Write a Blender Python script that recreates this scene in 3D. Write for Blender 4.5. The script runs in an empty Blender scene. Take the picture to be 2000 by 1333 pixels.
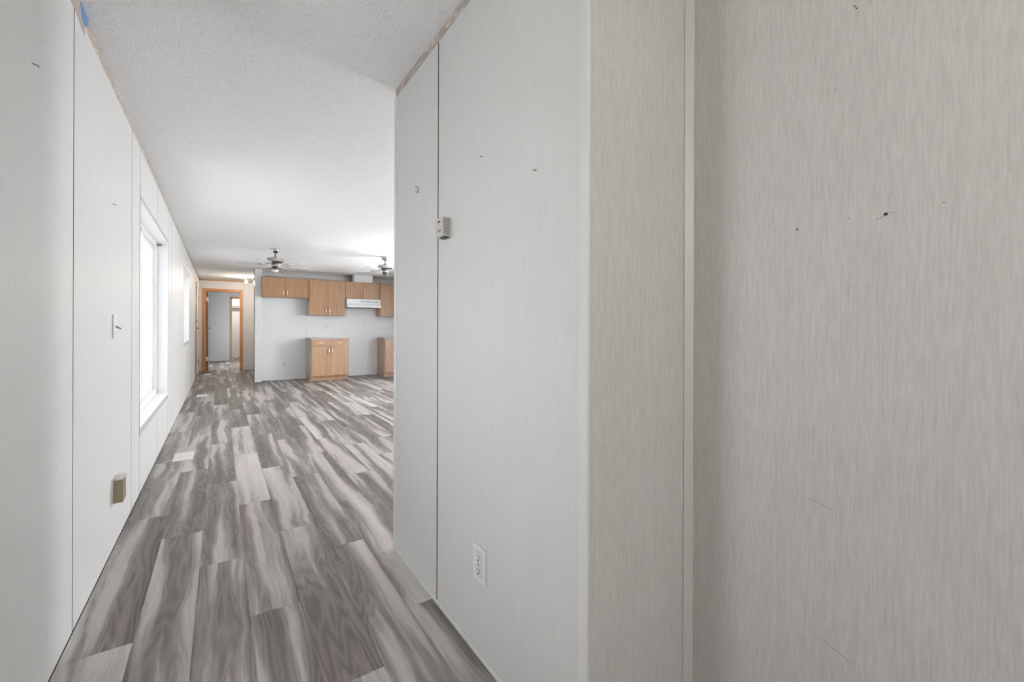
import bpy, bmesh, math, random
from mathutils import Vector, Matrix
C = bpy.context.scene.collection
SC = bpy.context.scene
rnd = random.Random(7)

# ------------------------------------------------------------------ camera
cam = bpy.data.cameras.new('camera'); co = bpy.data.objects.new('camera', cam); C.objects.link(co)
cam.sensor_width = 36; cam.lens = 840/2000*36; cam.shift_y = -24.8/2000
cam.clip_start = 0.02
co.matrix_world = Matrix.Translation((0, 0, 1.15)) @ Matrix.Rotation(-math.atan(569/840), 4, 'Z') @ Matrix.Rotation(math.pi/2, 4, 'X') @ Matrix.Rotation(math.radians(0.18), 4, 'Z')
SC.camera = co

# ------------------------------------------------------------------ light
SC.view_settings.view_transform = 'Standard'; SC.view_settings.look = 'None'
SC.view_settings.gamma = 1; SC.view_settings.use_curve_mapping = False
SC.view_settings.exposure = 0.45
w = bpy.data.worlds.new('overcast_sky'); SC.world = w; w.use_nodes = True
bgn = w.node_tree.nodes['Background']
bgn.inputs[0].default_value = (0.985, 0.99, 1.0, 1); bgn.inputs[1].default_value = 13.5

def portal(name, loc, rot, sx, sy):
    l = bpy.data.lights.new(name, 'AREA'); l.shape = 'RECTANGLE'; l.size = sx; l.size_y = sy
    l.cycles.is_portal = True
    o = bpy.data.objects.new(name, l); C.objects.link(o); o.location = loc; o.rotation_euler = rot
def lamp(name, loc, energy, color, radius=0.04):
    l = bpy.data.lights.new(name, 'POINT'); l.energy = energy; l.color = color; l.shadow_soft_size = radius
    o = bpy.data.objects.new(name, l); C.objects.link(o); o.location = loc
def panel_light(name, loc, energy, color, sx, sy):
    l = bpy.data.lights.new(name, 'AREA'); l.shape = 'RECTANGLE'; l.size = sx; l.size_y = sy
    l.energy = energy; l.color = color
    o = bpy.data.objects.new(name, l); C.objects.link(o); o.location = loc

H = 2.39                       # ceiling height
XL, XP, XR, YF = -0.459, 0.75, 1.165, 0.776
YE = 2.194                     # far end of the partition
YK, YH, YR2, YB = 10.62, 13.6, 17.8, 19.8
XK = 4.1                       # living room outer wall
YBACK = -3.0
RP = math.pi/2
# portals (windows): left wall faces +X, right wall faces -X
WIN_L = [(3.87, 5.76, 0.45, 2.03), (8.06, 9.41, 0.91, 2.03), (14.8, 16.6, 0.6, 2.0), (0.98, 1.38, 0.45, 1.98)]  # last two windows are added as light sources
WIN_R = [(2.24, 3.05, 0.10, 2.14), (6.1, 7.9, 0.50, 2.14)]
WIN_B = [(-0.1, 0.6, 1.0, 1.5)]  # unseen back window, added for fill light
for (a, b, z0, z1) in WIN_L: portal('window_portal', (XL-0.17, (a+b)/2, (z0+z1)/2), (0, -RP, 0), z1-z0, b-a)
for (a, b, z0, z1) in WIN_R: portal('window_portal', (XK+0.17, (a+b)/2, (z0+z1)/2), (0, RP, 0), z1-z0, b-a)
for (a, b, z0, z1) in WIN_B: portal('window_portal', ((a+b)/2, YBACK-0.17, (z0+z1)/2), (RP, 0, 0), b-a, z1-z0)
sun = bpy.data.lights.new('sun', 'SUN'); sun.energy = 190; sun.angle = math.radians(1.5); sun.color = (1.0, 1.0, 0.99)
so = bpy.data.objects.new('sun', sun); C.objects.link(so); so.rotation_euler = (0, math.radians(90-66), 0)   # from +X, 66 degrees high
# the lamps of the rooms: bare bulbs in the hall, closet bulb, plus an added fill light behind the camera
lamp('hall_bulb_light', (0.52, 12.45, 2.235), 12, (1.0, 0.90, 0.80))
lamp('hall_bulb_light', (0.70, 12.45, 2.235), 12, (1.0, 0.90, 0.80))
lamp('closet_bulb_light', (0.75, 18.9, 2.2), 26, (1.0, 0.92, 0.82))
lamp('entry_fill_light', (0.45, -1.2, 1.95), 22, (1.0, 0.965, 0.92), 0.04)

# ------------------------------------------------------------------ materials
def newmat(name):
    m = bpy.data.materials.new(name); m.use_nodes = True
    return m, m.node_tree.nodes, m.node_tree.links, m.node_tree.nodes['Principled BSDF']
def plain(name, col, rough=0.5, metal=0.0, spec=0.5, bump=0.0, bscale=40, var=0.0):
    m, n, l, b = newmat(name)
    b.inputs['Base Color'].default_value = (*col, 1); b.inputs['Roughness'].default_value = rough
    b.inputs['Metallic'].default_value = metal; b.inputs['Specular IOR Level'].default_value = spec
    tc = n.new('ShaderNodeTexCoord'); nz = n.new('ShaderNodeTexNoise'); nz.inputs['Scale'].default_value = bscale
    nz.inputs['Detail'].default_value = 3
    l.new(tc.outputs['Object'], nz.inputs['Vector'])
    if var:
        mx = n.new('ShaderNodeMix'); mx.data_type = 'RGBA'
        mx.inputs[6].default_value = (*[c*(1-var) for c in col], 1); mx.inputs[7].default_value = (*[min(1, c*(1+var)) for c in col], 1)
        l.new(nz.outputs[0], mx.inputs[0]); l.new(mx.outputs[2], b.inputs['Base Color'])
    if bump:
        bp = n.new('ShaderNodeBump'); bp.inputs['Strength'].default_value = bump; bp.inputs['Distance'].default_value = 0.002
        l.new(nz.outputs[0], bp.inputs['Height']); l.new(bp.outputs[0], b.inputs['Normal'])
    return m
def math_node(n, l, op, a, b=None, clamp=False):
    k = n.new('ShaderNodeMath'); k.operation = op; k.use_clamp = clamp
    for i, v in enumerate((a, b)):
        if v is None: continue
        if isinstance(v, (int, float)): k.inputs[i].default_value = v
        else: l.new(v, k.inputs[i])
    return k.outputs[0]
def scaled(n, l, src, sc, off=None):
    mp = n.new('ShaderNodeVectorMath'); mp.operation = 'MULTIPLY'; mp.inputs[1].default_value = sc
    l.new(src, mp.inputs[0]); o = mp.outputs[0]
    if off is not None:
        ad = n.new('ShaderNodeVectorMath'); ad.operation = 'ADD'; l.new(o, ad.inputs[0]); l.new(off, ad.inputs[1]); o = ad.outputs[0]
    return o
def noise(n, l, vec, scale=1.0, detail=2.0, rough=0.5, dist=0.0):
    z = n.new('ShaderNodeTexNoise'); z.inputs['Scale'].default_value = scale; z.inputs['Detail'].default_value = detail
    z.inputs['Roughness'].default_value = rough; z.inputs['Distortion'].default_value = dist
    l.new(vec, z.inputs['Vector']); return z.outputs[0]
def ramp(n, l, fac, stops):
    r = n.new('ShaderNodeValToRGB'); e = r.color_ramp.elements
    while len(e) < len(stops): e.new(0.5)
    for i, (p, c) in enumerate(stops): e[i].position = p; e[i].color = (*c, 1) if len(c) == 3 else c
    l.new(fac, r.inputs[0]); return r.outputs[0]

def wallpaper(name, col, rough=0.42, contrast=0.10, bump=0.35, fine=230):
    """vinyl-faced wall board: fine vertical silk grain"""
    m, n, l, b = newmat(name)
    g = n.new('ShaderNodeNewGeometry'); pos = g.outputs['Position']
    a = noise(n, l, scaled(n, l, pos, (fine, fine, 18)), 1, 2, 0.6)
    a2 = noise(n, l, scaled(n, l, pos, (fine*.35, fine*.35, 3.5)), 1, 2, 0.5, 0.3)
    # broken cross-weave patches
    c = noise(n, l, scaled(n, l, pos, (18, 18, 9)), 1, 2)
    cw = noise(n, l, scaled(n, l, pos, (150, 150, 210)), 1, 1)
    pm = math_node(n, l, 'MULTIPLY', math_node(n, l, 'SUBTRACT', c, 0.56), 5.0, True)
    big = noise(n, l, scaled(n, l, pos, (1.3, 1.3, 0.9)), 1, 2)
    s = math_node(n, l, 'ADD', math_node(n, l, 'MULTIPLY', a, 0.78), math_node(n, l, 'MULTIPLY', a2, 0.22))
    s2 = math_node(n, l, 'ADD', s, math_node(n, l, 'MULTIPLY', math_node(n, l, 'MULTIPLY', pm, math_node(n, l, 'SUBTRACT', cw, 0.5)), 0.7))
    k = math_node(n, l, 'ADD', 1-contrast*0.5, math_node(n, l, 'MULTIPLY', math_node(n, l, 'SUBTRACT', s2, 0.35), contrast*3.0))
    k = math_node(n, l, 'MULTIPLY', k, math_node(n, l, 'ADD', 0.97, math_node(n, l, 'MULTIPLY', big, 0.05)))
    vm = n.new('ShaderNodeVectorMath'); vm.operation = 'SCALE'; vm.inputs[0].default_value = col; l.new(k, vm.inputs['Scale'])
    l.new(vm.outputs[0], b.inputs['Base Color'])
    b.inputs['Roughness'].default_value = rough; b.inputs['Specular IOR Level'].default_value = 0.4
    bp = n.new('ShaderNodeBump'); bp.inputs['Strength'].default_value = bump; bp.inputs['Distance'].default_value = 0.0006
    l.new(s2, bp.inputs['Height']); l.new(bp.outputs[0], b.inputs['Normal'])
    return m

M = {}
M['wall'] = wallpaper('white_vinyl_wallboard', (0.735, 0.735, 0.725), 0.44, 0.06, 0.25)
M['wall_warm'] = wallpaper('greige_vinyl_wallboard', (0.605, 0.59, 0.567), 0.5, 0.16, 0.8, 220)
M['wall_kitchen'] = wallpaper('pale_kitchen_wallboard', (0.82, 0.825, 0.835), 0.45, 0.02, 0.05)
M['wall_room'] = wallpaper('plain_room_wallboard', (0.78, 0.785, 0.80), 0.5, 0.02, 0.05)
M['wall_hall'] = wallpaper('hall_wallboard', (0.74, 0.725, 0.71), 0.5, 0.03, 0.05)
M['core'] = plain('wall_core', (0.09, 0.085, 0.08), 0.9, var=0.2)
M['rawedge'] = plain('raw_board_edge', (0.16, 0.155, 0.145), 0.9)
M['white'] = plain('white_paint', (0.80, 0.80, 0.79), 0.4, bump=0.05)
M['trimwhite'] = plain('white_corner_trim', (0.77, 0.775, 0.75), 0.35, bump=0.04)
M['trimwarm'] = plain('greige_corner_trim', (0.60, 0.58, 0.555), 0.4, bump=0.04)
M['vinyl'] = plain('white_window_vinyl', (0.88, 0.89, 0.90), 0.3)
M['reveal'] = plain('white_gloss_reveal', (0.90, 0.905, 0.91), 0.35)
M['plastic'] = plain('white_plastic', (0.83, 0.83, 0.82), 0.3)
M['almond'] = plain('almond_plastic', (0.62, 0.60, 0.55), 0.4)
M['grayplastic'] = plain('warm_grey_plastic', (0.33, 0.31, 0.29), 0.45)
M['tanmetal'] = plain('brassy_tan_cover', (0.30, 0.255, 0.17), 0.35, 0.3, var=0.1)
M['dark'] = plain('dark_void', (0.02, 0.02, 0.02), 0.8)
M['slot'] = plain('grey_slot', (0.08, 0.08, 0.08), 0.6)
M['nail'] = plain('dull_steel_nail', (0.12, 0.11, 0.10), 0.4, 0.6)
M['nickel'] = plain('brushed_nickel', (0.50, 0.49, 0.475), 0.16, 1.0)
M['darkmetal'] = plain('dark_nickel', (0.10, 0.10, 0.095), 0.35, 0.9)
M['brass'] = plain('pale_satin_handle', (1.0, 0.88, 0.76), 0.35, 0.75)
M['bladewhite'] = plain('white_fan_blade', (0.80, 0.80, 0.80), 0.4)
M['glasswhite'] = plain('frosted_lamp_glass', (0.88, 0.89, 0.88), 0.25)
M['tape'] = plain('blue_painters_tape', (0.12, 0.26, 0.52), 0.7, bump=0.3, var=0.25)
M['casing'] = None
M['ventwhite'] = plain('cream_vent_enamel', (0.76, 0.75, 0.73), 0.45)
M['sidegrey'] = plain('grey_cabinet_side', (0.47, 0.46, 0.43), 0.5, var=0.06)
M['counter'] = plain('mauve_grey_laminate', (0.42, 0.36, 0.36), 0.35, var=0.08)
M['hood'] = plain('white_enamel', (0.82, 0.84, 0.84), 0.25)
M['scratch'] = plain('grey_scratch', (0.22, 0.21, 0.20), 0.8)
M['scratchpale'] = plain('pale_scratch', (0.50, 0.485, 0.465), 0.8)
M['rust'] = plain('brown_stain', (0.32, 0.20, 0.12), 0.8)

def wood(name, c1, c2, rough=0.35, grain=1.0):
    m, n, l, b = newmat(name)
    g = n.new('ShaderNodeNewGeometry'); pos = g.outputs['Position']
    a = noise(n, l, scaled(n, l, pos, (28*grain, 28*grain, 1.6)), 1, 3, 0.6, 0.4)
    f = noise(n, l, scaled(n, l, pos, (260, 260, 9)), 1, 2)
    s = math_node(n, l, 'ADD', math_node(n, l, 'MULTIPLY', a, 0.75), math_node(n, l, 'MULTIPLY', f, 0.25))
    col = ramp(n, l, s, [(0.32, c2), (0.62, c1)])
    l.new(col, b.inputs['Base Color']); b.inputs['Roughness'].default_value = rough
    return m
M['oak'] = wood('oak_laminate', (0.42, 0.245, 0.125), (0.30, 0.16, 0.08), 0.32)
M['oakpale'] = wood('pale_oak_laminate', (0.53, 0.335, 0.205), (0.41, 0.245, 0.14), 0.35)
M['pinkoak'] = wood('pinkish_oak_laminate', (0.58, 0.385, 0.30), (0.47, 0.295, 0.22), 0.4)
M['casing'] = wood('orange_oak_casing', (0.62, 0.30, 0.115), (0.46, 0.20, 0.07), 0.4)
M['darkdoor'] = wood('dark_door_edge', (0.20, 0.115, 0.055), (0.13, 0.07, 0.035), 0.5)
M['casingpale'] = wood('faded_oak_casing', (0.58, 0.43, 0.32), (0.46, 0.33, 0.24), 0.5)

# glass: clear thin pane, real glossy reflection by angle
def glass(name, tint, film):
    m = bpy.data.materials.new(name); m.use_nodes = True; n = m.node_tree.nodes; l = m.node_tree.links
    n.remove(n['Principled BSDF'])
    tr = n.new('ShaderNodeBsdfTransparent'); tr.inputs[0].default_value = (tint, tint*1.01, tint*1.03, 1)
    gl = n.new('ShaderNodeBsdfGlossy'); gl.inputs['Roughness'].default_value = 0.08
    fr = n.new('ShaderNodeFresnel'); fr.inputs[0].default_value = 1.15
    mx = n.new('ShaderNodeMixShader'); l.new(fr.outputs[0], mx.inputs[0]); l.new(tr.outputs[0], mx.inputs[1]); l.new(gl.outputs[0], mx.inputs[2])
    hz = n.new('ShaderNodeBsdfTranslucent'); hz.inputs[0].default_value = (film, film, film, 1)
    df = n.new('ShaderNodeBsdfDiffuse'); df.inputs[0].default_value = (film, film, film, 1)
    hm = n.new('ShaderNodeMixShader'); hm.inputs[0].default_value = 0.25; l.new(hz.outputs[0], hm.inputs[1]); l.new(df.outputs[0], hm.inputs[2])
    m2 = n.new('ShaderNodeMixShader'); m2.inputs[0].default_value = 0.35       # hazy storm film on the panes
    l.new(mx.outputs[0], m2.inputs[1]); l.new(hm.outputs[0], m2.inputs[2])
    l.new(m2.outputs[0], n['Material Output'].inputs[0]); return m
M['glass'] = glass('window_glass', 0.9, 0.9); M['glass_film'] = glass('sun_film_glass', 0.42, 0.45)
def emis(name, col, s):
    m, n, l, b = newmat(name); b.inputs['Emission Color'].default_value = (*col, 1); b.inputs['Emission Strength'].default_value = s
    b.inputs['Base Color'].default_value = (*col, 1); return m
M['bulb'] = emis('lit_bulb', (1.0, 0.87, 0.72), 12.0)

# popcorn ceiling
def popcorn():
    m, n, l, b = newmat('popcorn_ceiling')
    g = n.new('ShaderNodeNewGeometry'); pos = g.outputs['Position']
    a = noise(n, l, pos, 150, 3, 0.7)
    v = n.new('ShaderNodeTexVoronoi'); v.inputs['Scale'].default_value = 120; l.new(pos, v.inputs['Vector'])
    s = math_node(n, l, 'SUBTRACT', a, math_node(n, l, 'MULTIPLY', v.outputs['Distance'], 0.5))
    pit_shade = math_node(n, l, 'MULTIPLY', math_node(n, l, 'SUBTRACT', 0.43, noise(n, l, pos, 150, 2, 0.6)), 6.0, True)
    k = math_node(n, l, 'SUBTRACT', 0.95, math_node(n, l, 'MULTIPLY', pit_shade, 0.30))  # shade between the popcorn grains, painted into the ceiling colour
    cc = n.new('ShaderNodeCombineColor'); 
    for i in range(3): l.new(k, cc.inputs[i])
    l.new(cc.outputs[0], b.inputs['Base Color']); b.inputs['Roughness'].default_value = 1.0; b.inputs['Specular IOR Level'].default_value = 0.0
    bp = n.new('ShaderNodeBump'); bp.inputs['Strength'].default_value = 0.55; bp.inputs['Distance'].default_value = 0.004
    l.new(s, bp.inputs['Height']); l.new(bp.outputs[0], b.inputs['Normal'])
    return m
M['ceiling'] = popcorn()

# grey wood-look plank; Object Info colour carries tone (r), pattern offset (g, b)
def plankmat():
    m, n, l, b = newmat('grey_walnut_plank')
    tc = n.new('ShaderNodeTexCoord'); oi = n.new('ShaderNodeObjectInfo')
    sp = n.new('ShaderNodeSeparateColor'); l.new(oi.outputs['Color'], sp.inputs[0])
    cx = n.new('ShaderNodeCombineXYZ')
    l.new(math_node(n, l, 'MULTIPLY', sp.outputs[1], 60), cx.inputs[0]); l.new(math_node(n, l, 'MULTIPLY', sp.outputs[2], 60), cx.inputs[1])
    l.new(math_node(n, l, 'MULTIPLY', sp.outputs[1], 31), cx.inputs[2]); off = cx.outputs[0]
    P = tc.outputs['Object']
    # gentle wander of the grain across the board
    wv = noise(n, l, scaled(n, l, P, (2.5, 1.7, 1), off), 1, 2)
    wx = n.new('ShaderNodeCombineXYZ'); l.new(math_node(n, l, 'MULTIPLY', math_node(n, l, 'SUBTRACT', wv, 0.5), 0.09), wx.inputs[0])
    ad = n.new('ShaderNodeVectorMath'); ad.operation = 'ADD'; l.new(P, ad.inputs[0]); l.new(wx.outputs[0], ad.inputs[1]); P2 = ad.outputs[0]
    sap = noise(n, l, scaled(n, l, P2, (10, 0.45, 1), off), 1, 2.6, 0.5)
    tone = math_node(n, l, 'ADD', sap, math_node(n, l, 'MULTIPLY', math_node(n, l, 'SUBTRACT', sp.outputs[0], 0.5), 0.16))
    base = ramp(n, l, tone, [(0.30, (0.13, 0.117, 0.109)), (0.44, (0.19, 0.173, 0.162)), (0.51, (0.275, 0.256, 0.242)),
                             (0.56, (0.44, 0.42, 0.40)), (0.70, (0.56, 0.54, 0.52))])
    # cathedral figure = contour lines of a stretched field
    fld = noise(n, l, scaled(n, l, P2, (9, 0.85, 1), off), 1, 2.2, 0.42)
    rings = math_node(n, l, 'SINE', math_node(n, l, 'MULTIPLY', fld, 105))
    ringamt = math_node(n, l, 'MULTIPLY', math_node(n, l, 'SUBTRACT', 0.62, tone), 0.9, True)
    rk = math_node(n, l, 'ADD', 1.0, math_node(n, l, 'MULTIPLY', rings, ringamt))
    fib = noise(n, l, scaled(n, l, P2, (230, 7, 1), off), 1, 3, 0.6)
    fk = math_node(n, l, 'ADD', 0.66, math_node(n, l, 'MULTIPLY', fib, 0.66))
    # dark fine cracks along the sapwood edge
    ck = math_node(n, l, 'ABSOLUTE', math_node(n, l, 'SUBTRACT', tone, 0.553))
    ck = math_node(n, l, 'SUBTRACT', 1.0, math_node(n, l, 'MULTIPLY', ck, 160), True)
    cm = math_node(n, l, 'MULTIPLY', math_node(n, l, 'SUBTRACT', noise(n, l, scaled(n, l, P, (6, 2.0, 1), off), 1, 2), 0.5), 5, True)
    crack = math_node(n, l, 'SUBTRACT', 1.0, math_node(n, l, 'MULTIPLY', math_node(n, l, 'MULTIPLY', ck, cm), 0.6))
    kk = math_node(n, l, 'MULTIPLY', math_node(n, l, 'MULTIPLY', rk, fk), crack)
    vm = n.new('ShaderNodeVectorMath'); vm.operation = 'SCALE'; l.new(base, vm.inputs[0]); l.new(kk, vm.inputs['Scale'])
    # faint mauve cast in patches
    pk = math_node(n, l, 'MULTIPLY', math_node(n, l, 'SUBTRACT', noise(n, l, scaled(n, l, P, (5, 1.6, 1), off), 1, 2), 0.48), 4, True)
    tn = n.new('ShaderNodeMix'); tn.data_type = 'RGBA'; tn.blend_type = 'MULTIPLY'
    tn.inputs[7].default_value = (1.03, 0.925, 0.945, 1); l.new(pk, tn.inputs[0]); l.new(vm.outputs[0], tn.inputs[6])
    l.new(tn.outputs[2], b.inputs['Base Color'])
    b.inputs['Roughness'].default_value = 0.5; b.inputs['Specular IOR Level'].default_value = 0.3
    bp = n.new('ShaderNodeBump'); bp.inputs['Strength'].default_value = 0.12; bp.inputs['Distance'].default_value = 0.0005
    l.new(fib, bp.inputs['Height']); l.new(bp.outputs[0], b.inputs['Normal'])
    return m
M['plank'] = plankmat()

# torn paper strip where the cove moulding was taken off
def torn():
    m, n, l, b = newmat('torn_paper_strip')
    g = n.new('ShaderNodeNewGeometry'); pos = g.outputs['Position']
    a = noise(n, l, scaled(n, l, pos, (20, 14, 60)), 1, 4, 0.7, 1.0)
    c = noise(n, l, scaled(n, l, pos, (1.2, 1.2, 1)), 1, 1)
    col = ramp(n, l, a, [(0.3, (0.40, 0.37, 0.34)), (0.55, (0.52, 0.49, 0.46)), (0.63, (0.80, 0.77, 0.74))])
    mx = n.new('ShaderNodeMix'); mx.data_type = 'RGBA'; mx.blend_type = 'MULTIPLY'; mx.inputs[7].default_value = (1.0, 0.90, 0.84, 1)
    l.new(c, mx.inputs[0]); l.new(col, mx.inputs[6]); l.new(mx.outputs[2], b.inputs['Base Color']); b.inputs['Roughness'].default_value = 0.8
    bp = n.new('ShaderNodeBump'); bp.inputs['Strength'].default_value = 0.5; bp.inputs['Distance'].default_value = 0.002
    l.new(a, bp.inputs['Height']); l.new(bp.outputs[0], b.inputs['Normal'])
    return m
M['torn'] = torn()

# ------------------------------------------------------------------ mesh helpers
def bx(bm, x0, x1, y0, y1, z0, z1):
    vs = [bm.verts.new((x, y, z)) for x in (x0, x1) for y in (y0, y1) for z in (z0, z1)]
    for f in ((0,1,3,2), (4,6,7,5), (0,4,5,1), (2,3,7,6), (0,2,6,4), (1,5,7,3)):
        bm.faces.new([vs[i] for i in f])
def prism(bm, pts, axis, a0, a1):
    """pts: 2-D polygon; axis 'x': pts are (y,z); 'y': (x,z); 'z': (x,y)"""
    def p3(p, a): return {'x': (a, p[0], p[1]), 'y': (p[0], a, p[1]), 'z': (p[0], p[1], a)}[axis]
    A = [bm.verts.new(p3(p, a0)) for p in pts]; B = [bm.verts.new(p3(p, a1)) for p in pts]
    bm.faces.new(A); bm.faces.new(B[::-1])
    k = len(pts)
    for i in range(k): bm.faces.new([A[i], B[i], B[(i+1)%k], A[(i+1)%k]])
def lathe(bm, prof, c=(0,0,0), seg=24):
    rings = []
    for (r, z) in prof:
        rings.append([bm.verts.new((c[0]+r*math.cos(2*math.pi*i/seg), c[1]+r*math.sin(2*math.pi*i/seg), c[2]+z)) for i in range(seg)])
    for a, b in zip(rings, rings[1:]):
        for i in range(seg): bm.faces.new([a[i], a[(i+1)%seg], b[(i+1)%seg], b[i]])
    bm.faces.new(rings[0][::-1]); bm.faces.new(rings[-1])
def tube(bm, pts, r, seg=8):
    pts = [Vector(p) for p in pts]; rings = []
    for i, p in enumerate(pts):
        d = (pts[min(i+1, len(pts)-1)] - pts[max(i-1, 0)]).normalized()
        u = d.orthogonal().normalized() if i == 0 else (u - d*u.dot(d)).normalized()
        v = d.cross(u); rr = r[i] if isinstance(r, (list, tuple)) else r
        rings.append([bm.verts.new(p + (u*math.cos(2*math.pi*k/seg) + v*math.sin(2*math.pi*k/seg))*rr) for k in range(seg)])
    for a, b in zip(rings, rings[1:]):
        for i in range(seg): bm.faces.new([a[i], a[(i+1)%seg], b[(i+1)%seg], b[i]])
    bm.faces.new(rings[0][::-1]); bm.faces.new(rings[-1])
def obj(name, bm, mat, parent=None, bevel=0, smooth=False, loc=None):
    bmesh.ops.recalc_face_normals(bm, faces=bm.faces)
    me = bpy.data.meshes.new(name); bm.to_mesh(me); bm.free()
    if mat: me.materials.append(mat)
    if smooth:
        for p in me.polygons: p.use_smooth = True
        me.set_sharp_from_angle(angle=math.radians(40))
    o = bpy.data.objects.new(name, me); C.objects.link(o)
    if parent: o.parent = parent
    if loc: o.location = loc
    if bevel:
        b = o.modifiers.new('bevel', 'BEVEL'); b.width = bevel; b.segments = 2; b.limit_method = 'ANGLE'
    return o
def box(name, x0, x1, y0, y1, z0, z1, mat, parent=None, bevel=0):
    """box placed with its own origin at its centre-bottom; coordinates in the parent's frame"""
    cx, cy = (x0+x1)/2, (y0+y1)/2
    bm = bmesh.new(); bx(bm, x0-cx, x1-cx, y0-cy, y1-cy, 0, z1-z0)
    return obj(name, bm, mat, parent, bevel, loc=(cx, cy, z0))
def thing(name, label, cat, loc=(0,0,0), group=None, rz=0):
    o = bpy.data.objects.new(name, None); C.objects.link(o); o.location = loc; o.rotation_euler[2] = rz
    o.empty_display_size = 0.05
    o['label'] = label; o['category'] = cat
    if group: o['group'] = group
    return o
def tag(o, label, cat, group=None):
    o['label'] = label; o['category'] = cat
    if group: o['group'] = group
    return o
def struct(name, bm, mat, label=None, parent=None):
    o = obj(name, bm, mat, parent); o['kind'] = 'structure'
    if label: o['label'] = label
    return o
def minus(rects, openings):
    """subtract openings (a0,a1,z0,z1) from rects"""
    out = list(rects)
    for (p0, p1, q0, q1) in openings:
        nx = []
        for (a, b, c, d) in out:
            if p1 <= a or p0 >= b or q1 <= c or q0 >= d: nx.append((a, b, c, d)); continue
            if a < p0: nx.append((a, p0, c, d)); a = p0
            if b > p1: nx.append((p1, b, c, d)); b = p1
            if c < q0: nx.append((a, b, c, q0))
            if d > q1: nx.append((a, b, q1, d))
        out = nx
    return out

# ------------------------------------------------------------------ floor and planks
bm = bmesh.new(); bx(bm, -0.75, 4.35, YBACK-0.15, YB+0.15, -0.12, -0.0065)
floor = struct('floor', bm, M['core'], 'grey wood-look plank floor running down the room to the kitchen and hall')
PW, PL = 0.181, 1.293
phase = {-3: 2.07, -2: 2.99, -1: 2.54, 0: 1.995, 1: 1.452, 2: 2.39, 3: 1.70}
tones = {}
pl_cache = {}
def plank(x0, x1, y0, y1, t):
    g = 0.0005
    wx, ly = round(x1-x0-2*g, 4), round(y1-y0-2*g, 4)
    if (wx, ly) not in pl_cache:
        b_ = bmesh.new(); bx(b_, -wx/2, wx/2, -ly/2, ly/2, -0.006, 0)
        me = bpy.data.meshes.new('plank'); bmesh.ops.recalc_face_normals(b_, faces=b_.faces); b_.to_mesh(me); b_.free(); me.materials.append(M['plank'])
        pl_cache[(wx, ly)] = me
    o = bpy.data.objects.new('plank', pl_cache[(wx, ly)]); C.objects.link(o); o.parent = floor
    o.location = ((x0+x1)/2, (y0+y1)/2, 0)
    o.color = (t, rnd.random(), rnd.random(), 1)
# tones of the nearest boards read off the photograph (row, index from the row's phase joint)
known = {(-1, 0): .52, (-1, -1): .30, (0, -1): .45, (0, 0): .30, (0, 1): .80, (1, -1): .85, (1, 0): .40, (1, 1): .80,
         (2, -1): .35, (2, 0): .30, (2, 1): .35, (-2, -1): .45, (-2, 0): .5, (-3, -1): .75, (-3, 0): .5, (3, 0): .75, (3, -1): .25, (1, -2): .55}
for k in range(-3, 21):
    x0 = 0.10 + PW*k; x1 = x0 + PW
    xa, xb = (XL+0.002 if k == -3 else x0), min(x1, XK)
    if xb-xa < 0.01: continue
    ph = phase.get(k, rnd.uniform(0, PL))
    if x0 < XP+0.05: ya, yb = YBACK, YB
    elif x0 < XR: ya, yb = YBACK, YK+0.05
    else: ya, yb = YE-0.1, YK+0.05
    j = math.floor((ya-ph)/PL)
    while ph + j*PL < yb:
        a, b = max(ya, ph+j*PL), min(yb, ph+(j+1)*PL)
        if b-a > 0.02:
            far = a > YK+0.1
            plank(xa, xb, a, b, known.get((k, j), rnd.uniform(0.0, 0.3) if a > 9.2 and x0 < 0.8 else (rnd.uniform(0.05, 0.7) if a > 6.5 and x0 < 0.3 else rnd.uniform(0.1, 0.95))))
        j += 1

# ------------------------------------------------------------------ ground outside
bm = bmesh.new()
for (p, q, u, v) in minus([(-80, 80, -80, 100)], [(-0.75, 4.35, YBACK-0.15, YB+0.15)]): bx(bm, p, q, u, v, -0.9, -0.8)
struct('ground', bm, plain('pale_gravel_ground', (0.30, 0.30, 0.295), 0.9, var=0.1), 'pale ground outside the windows')

# ------------------------------------------------------------------ ceiling
# slightly uneven: it rises a few centimetres toward the left wall in the near half of the room
def lerp(tab, y):
    for (a, u), (b, v) in zip(tab, tab[1:]):
        if y <= b: return u if y <= a else u+(v-u)*(y-a)/(b-a)
    return tab[-1][1]
TOPL = [(1.0, 2.424), (2.3, 2.426), (3.6, 2.428), (5.0, 2.418), (8.0, 2.396), (10.0, 2.39)]
BOTL = [(1.0, 2.357), (2.3, 2.357), (3.6, 2.376), (5.0, 2.377), (8.0, 2.366), (10.0, 2.360)]
bm = bmesh.new()
ys = [YBACK-0.15, 1.0, 2.3, 3.0, 3.6, 4.3, 5.0, 6.5, 8.0, 10.0, YB+0.15]; xs = [-0.75, XL, XL+0.4, XL+0.8, XL+1.2, 4.35]
def hz(x, y): return H + (lerp(TOPL, y)-H)*max(0, min(1, (XL+1.2-x)/1.2))
G = [[(bm.verts.new((x, y, hz(x, y))), bm.verts.new((x, y, H+0.16))) for y in ys] for x in xs]
nx_, ny_ = len(xs), len(ys)
for i in range(nx_-1):
    for j in range(ny_-1):
        for k in (0, 1): bm.faces.new([G[i][j][k], G[i+1][j][k], G[i+1][j+1][k], G[i][j+1][k]])
for i in range(nx_-1):
    for j in (0, ny_-1): bm.faces.new([G[i][j][0], G[i+1][j][0], G[i+1][j][1], G[i][j][1]])
for j in range(ny_-1):
    for i in (0, nx_-1): bm.faces.new([G[i][j][0], G[i][j+1][0], G[i][j+1][1], G[i][j][1]])
cl_ = struct('ceiling', bm, M['ceiling'], 'white popcorn-textured ceiling')
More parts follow.
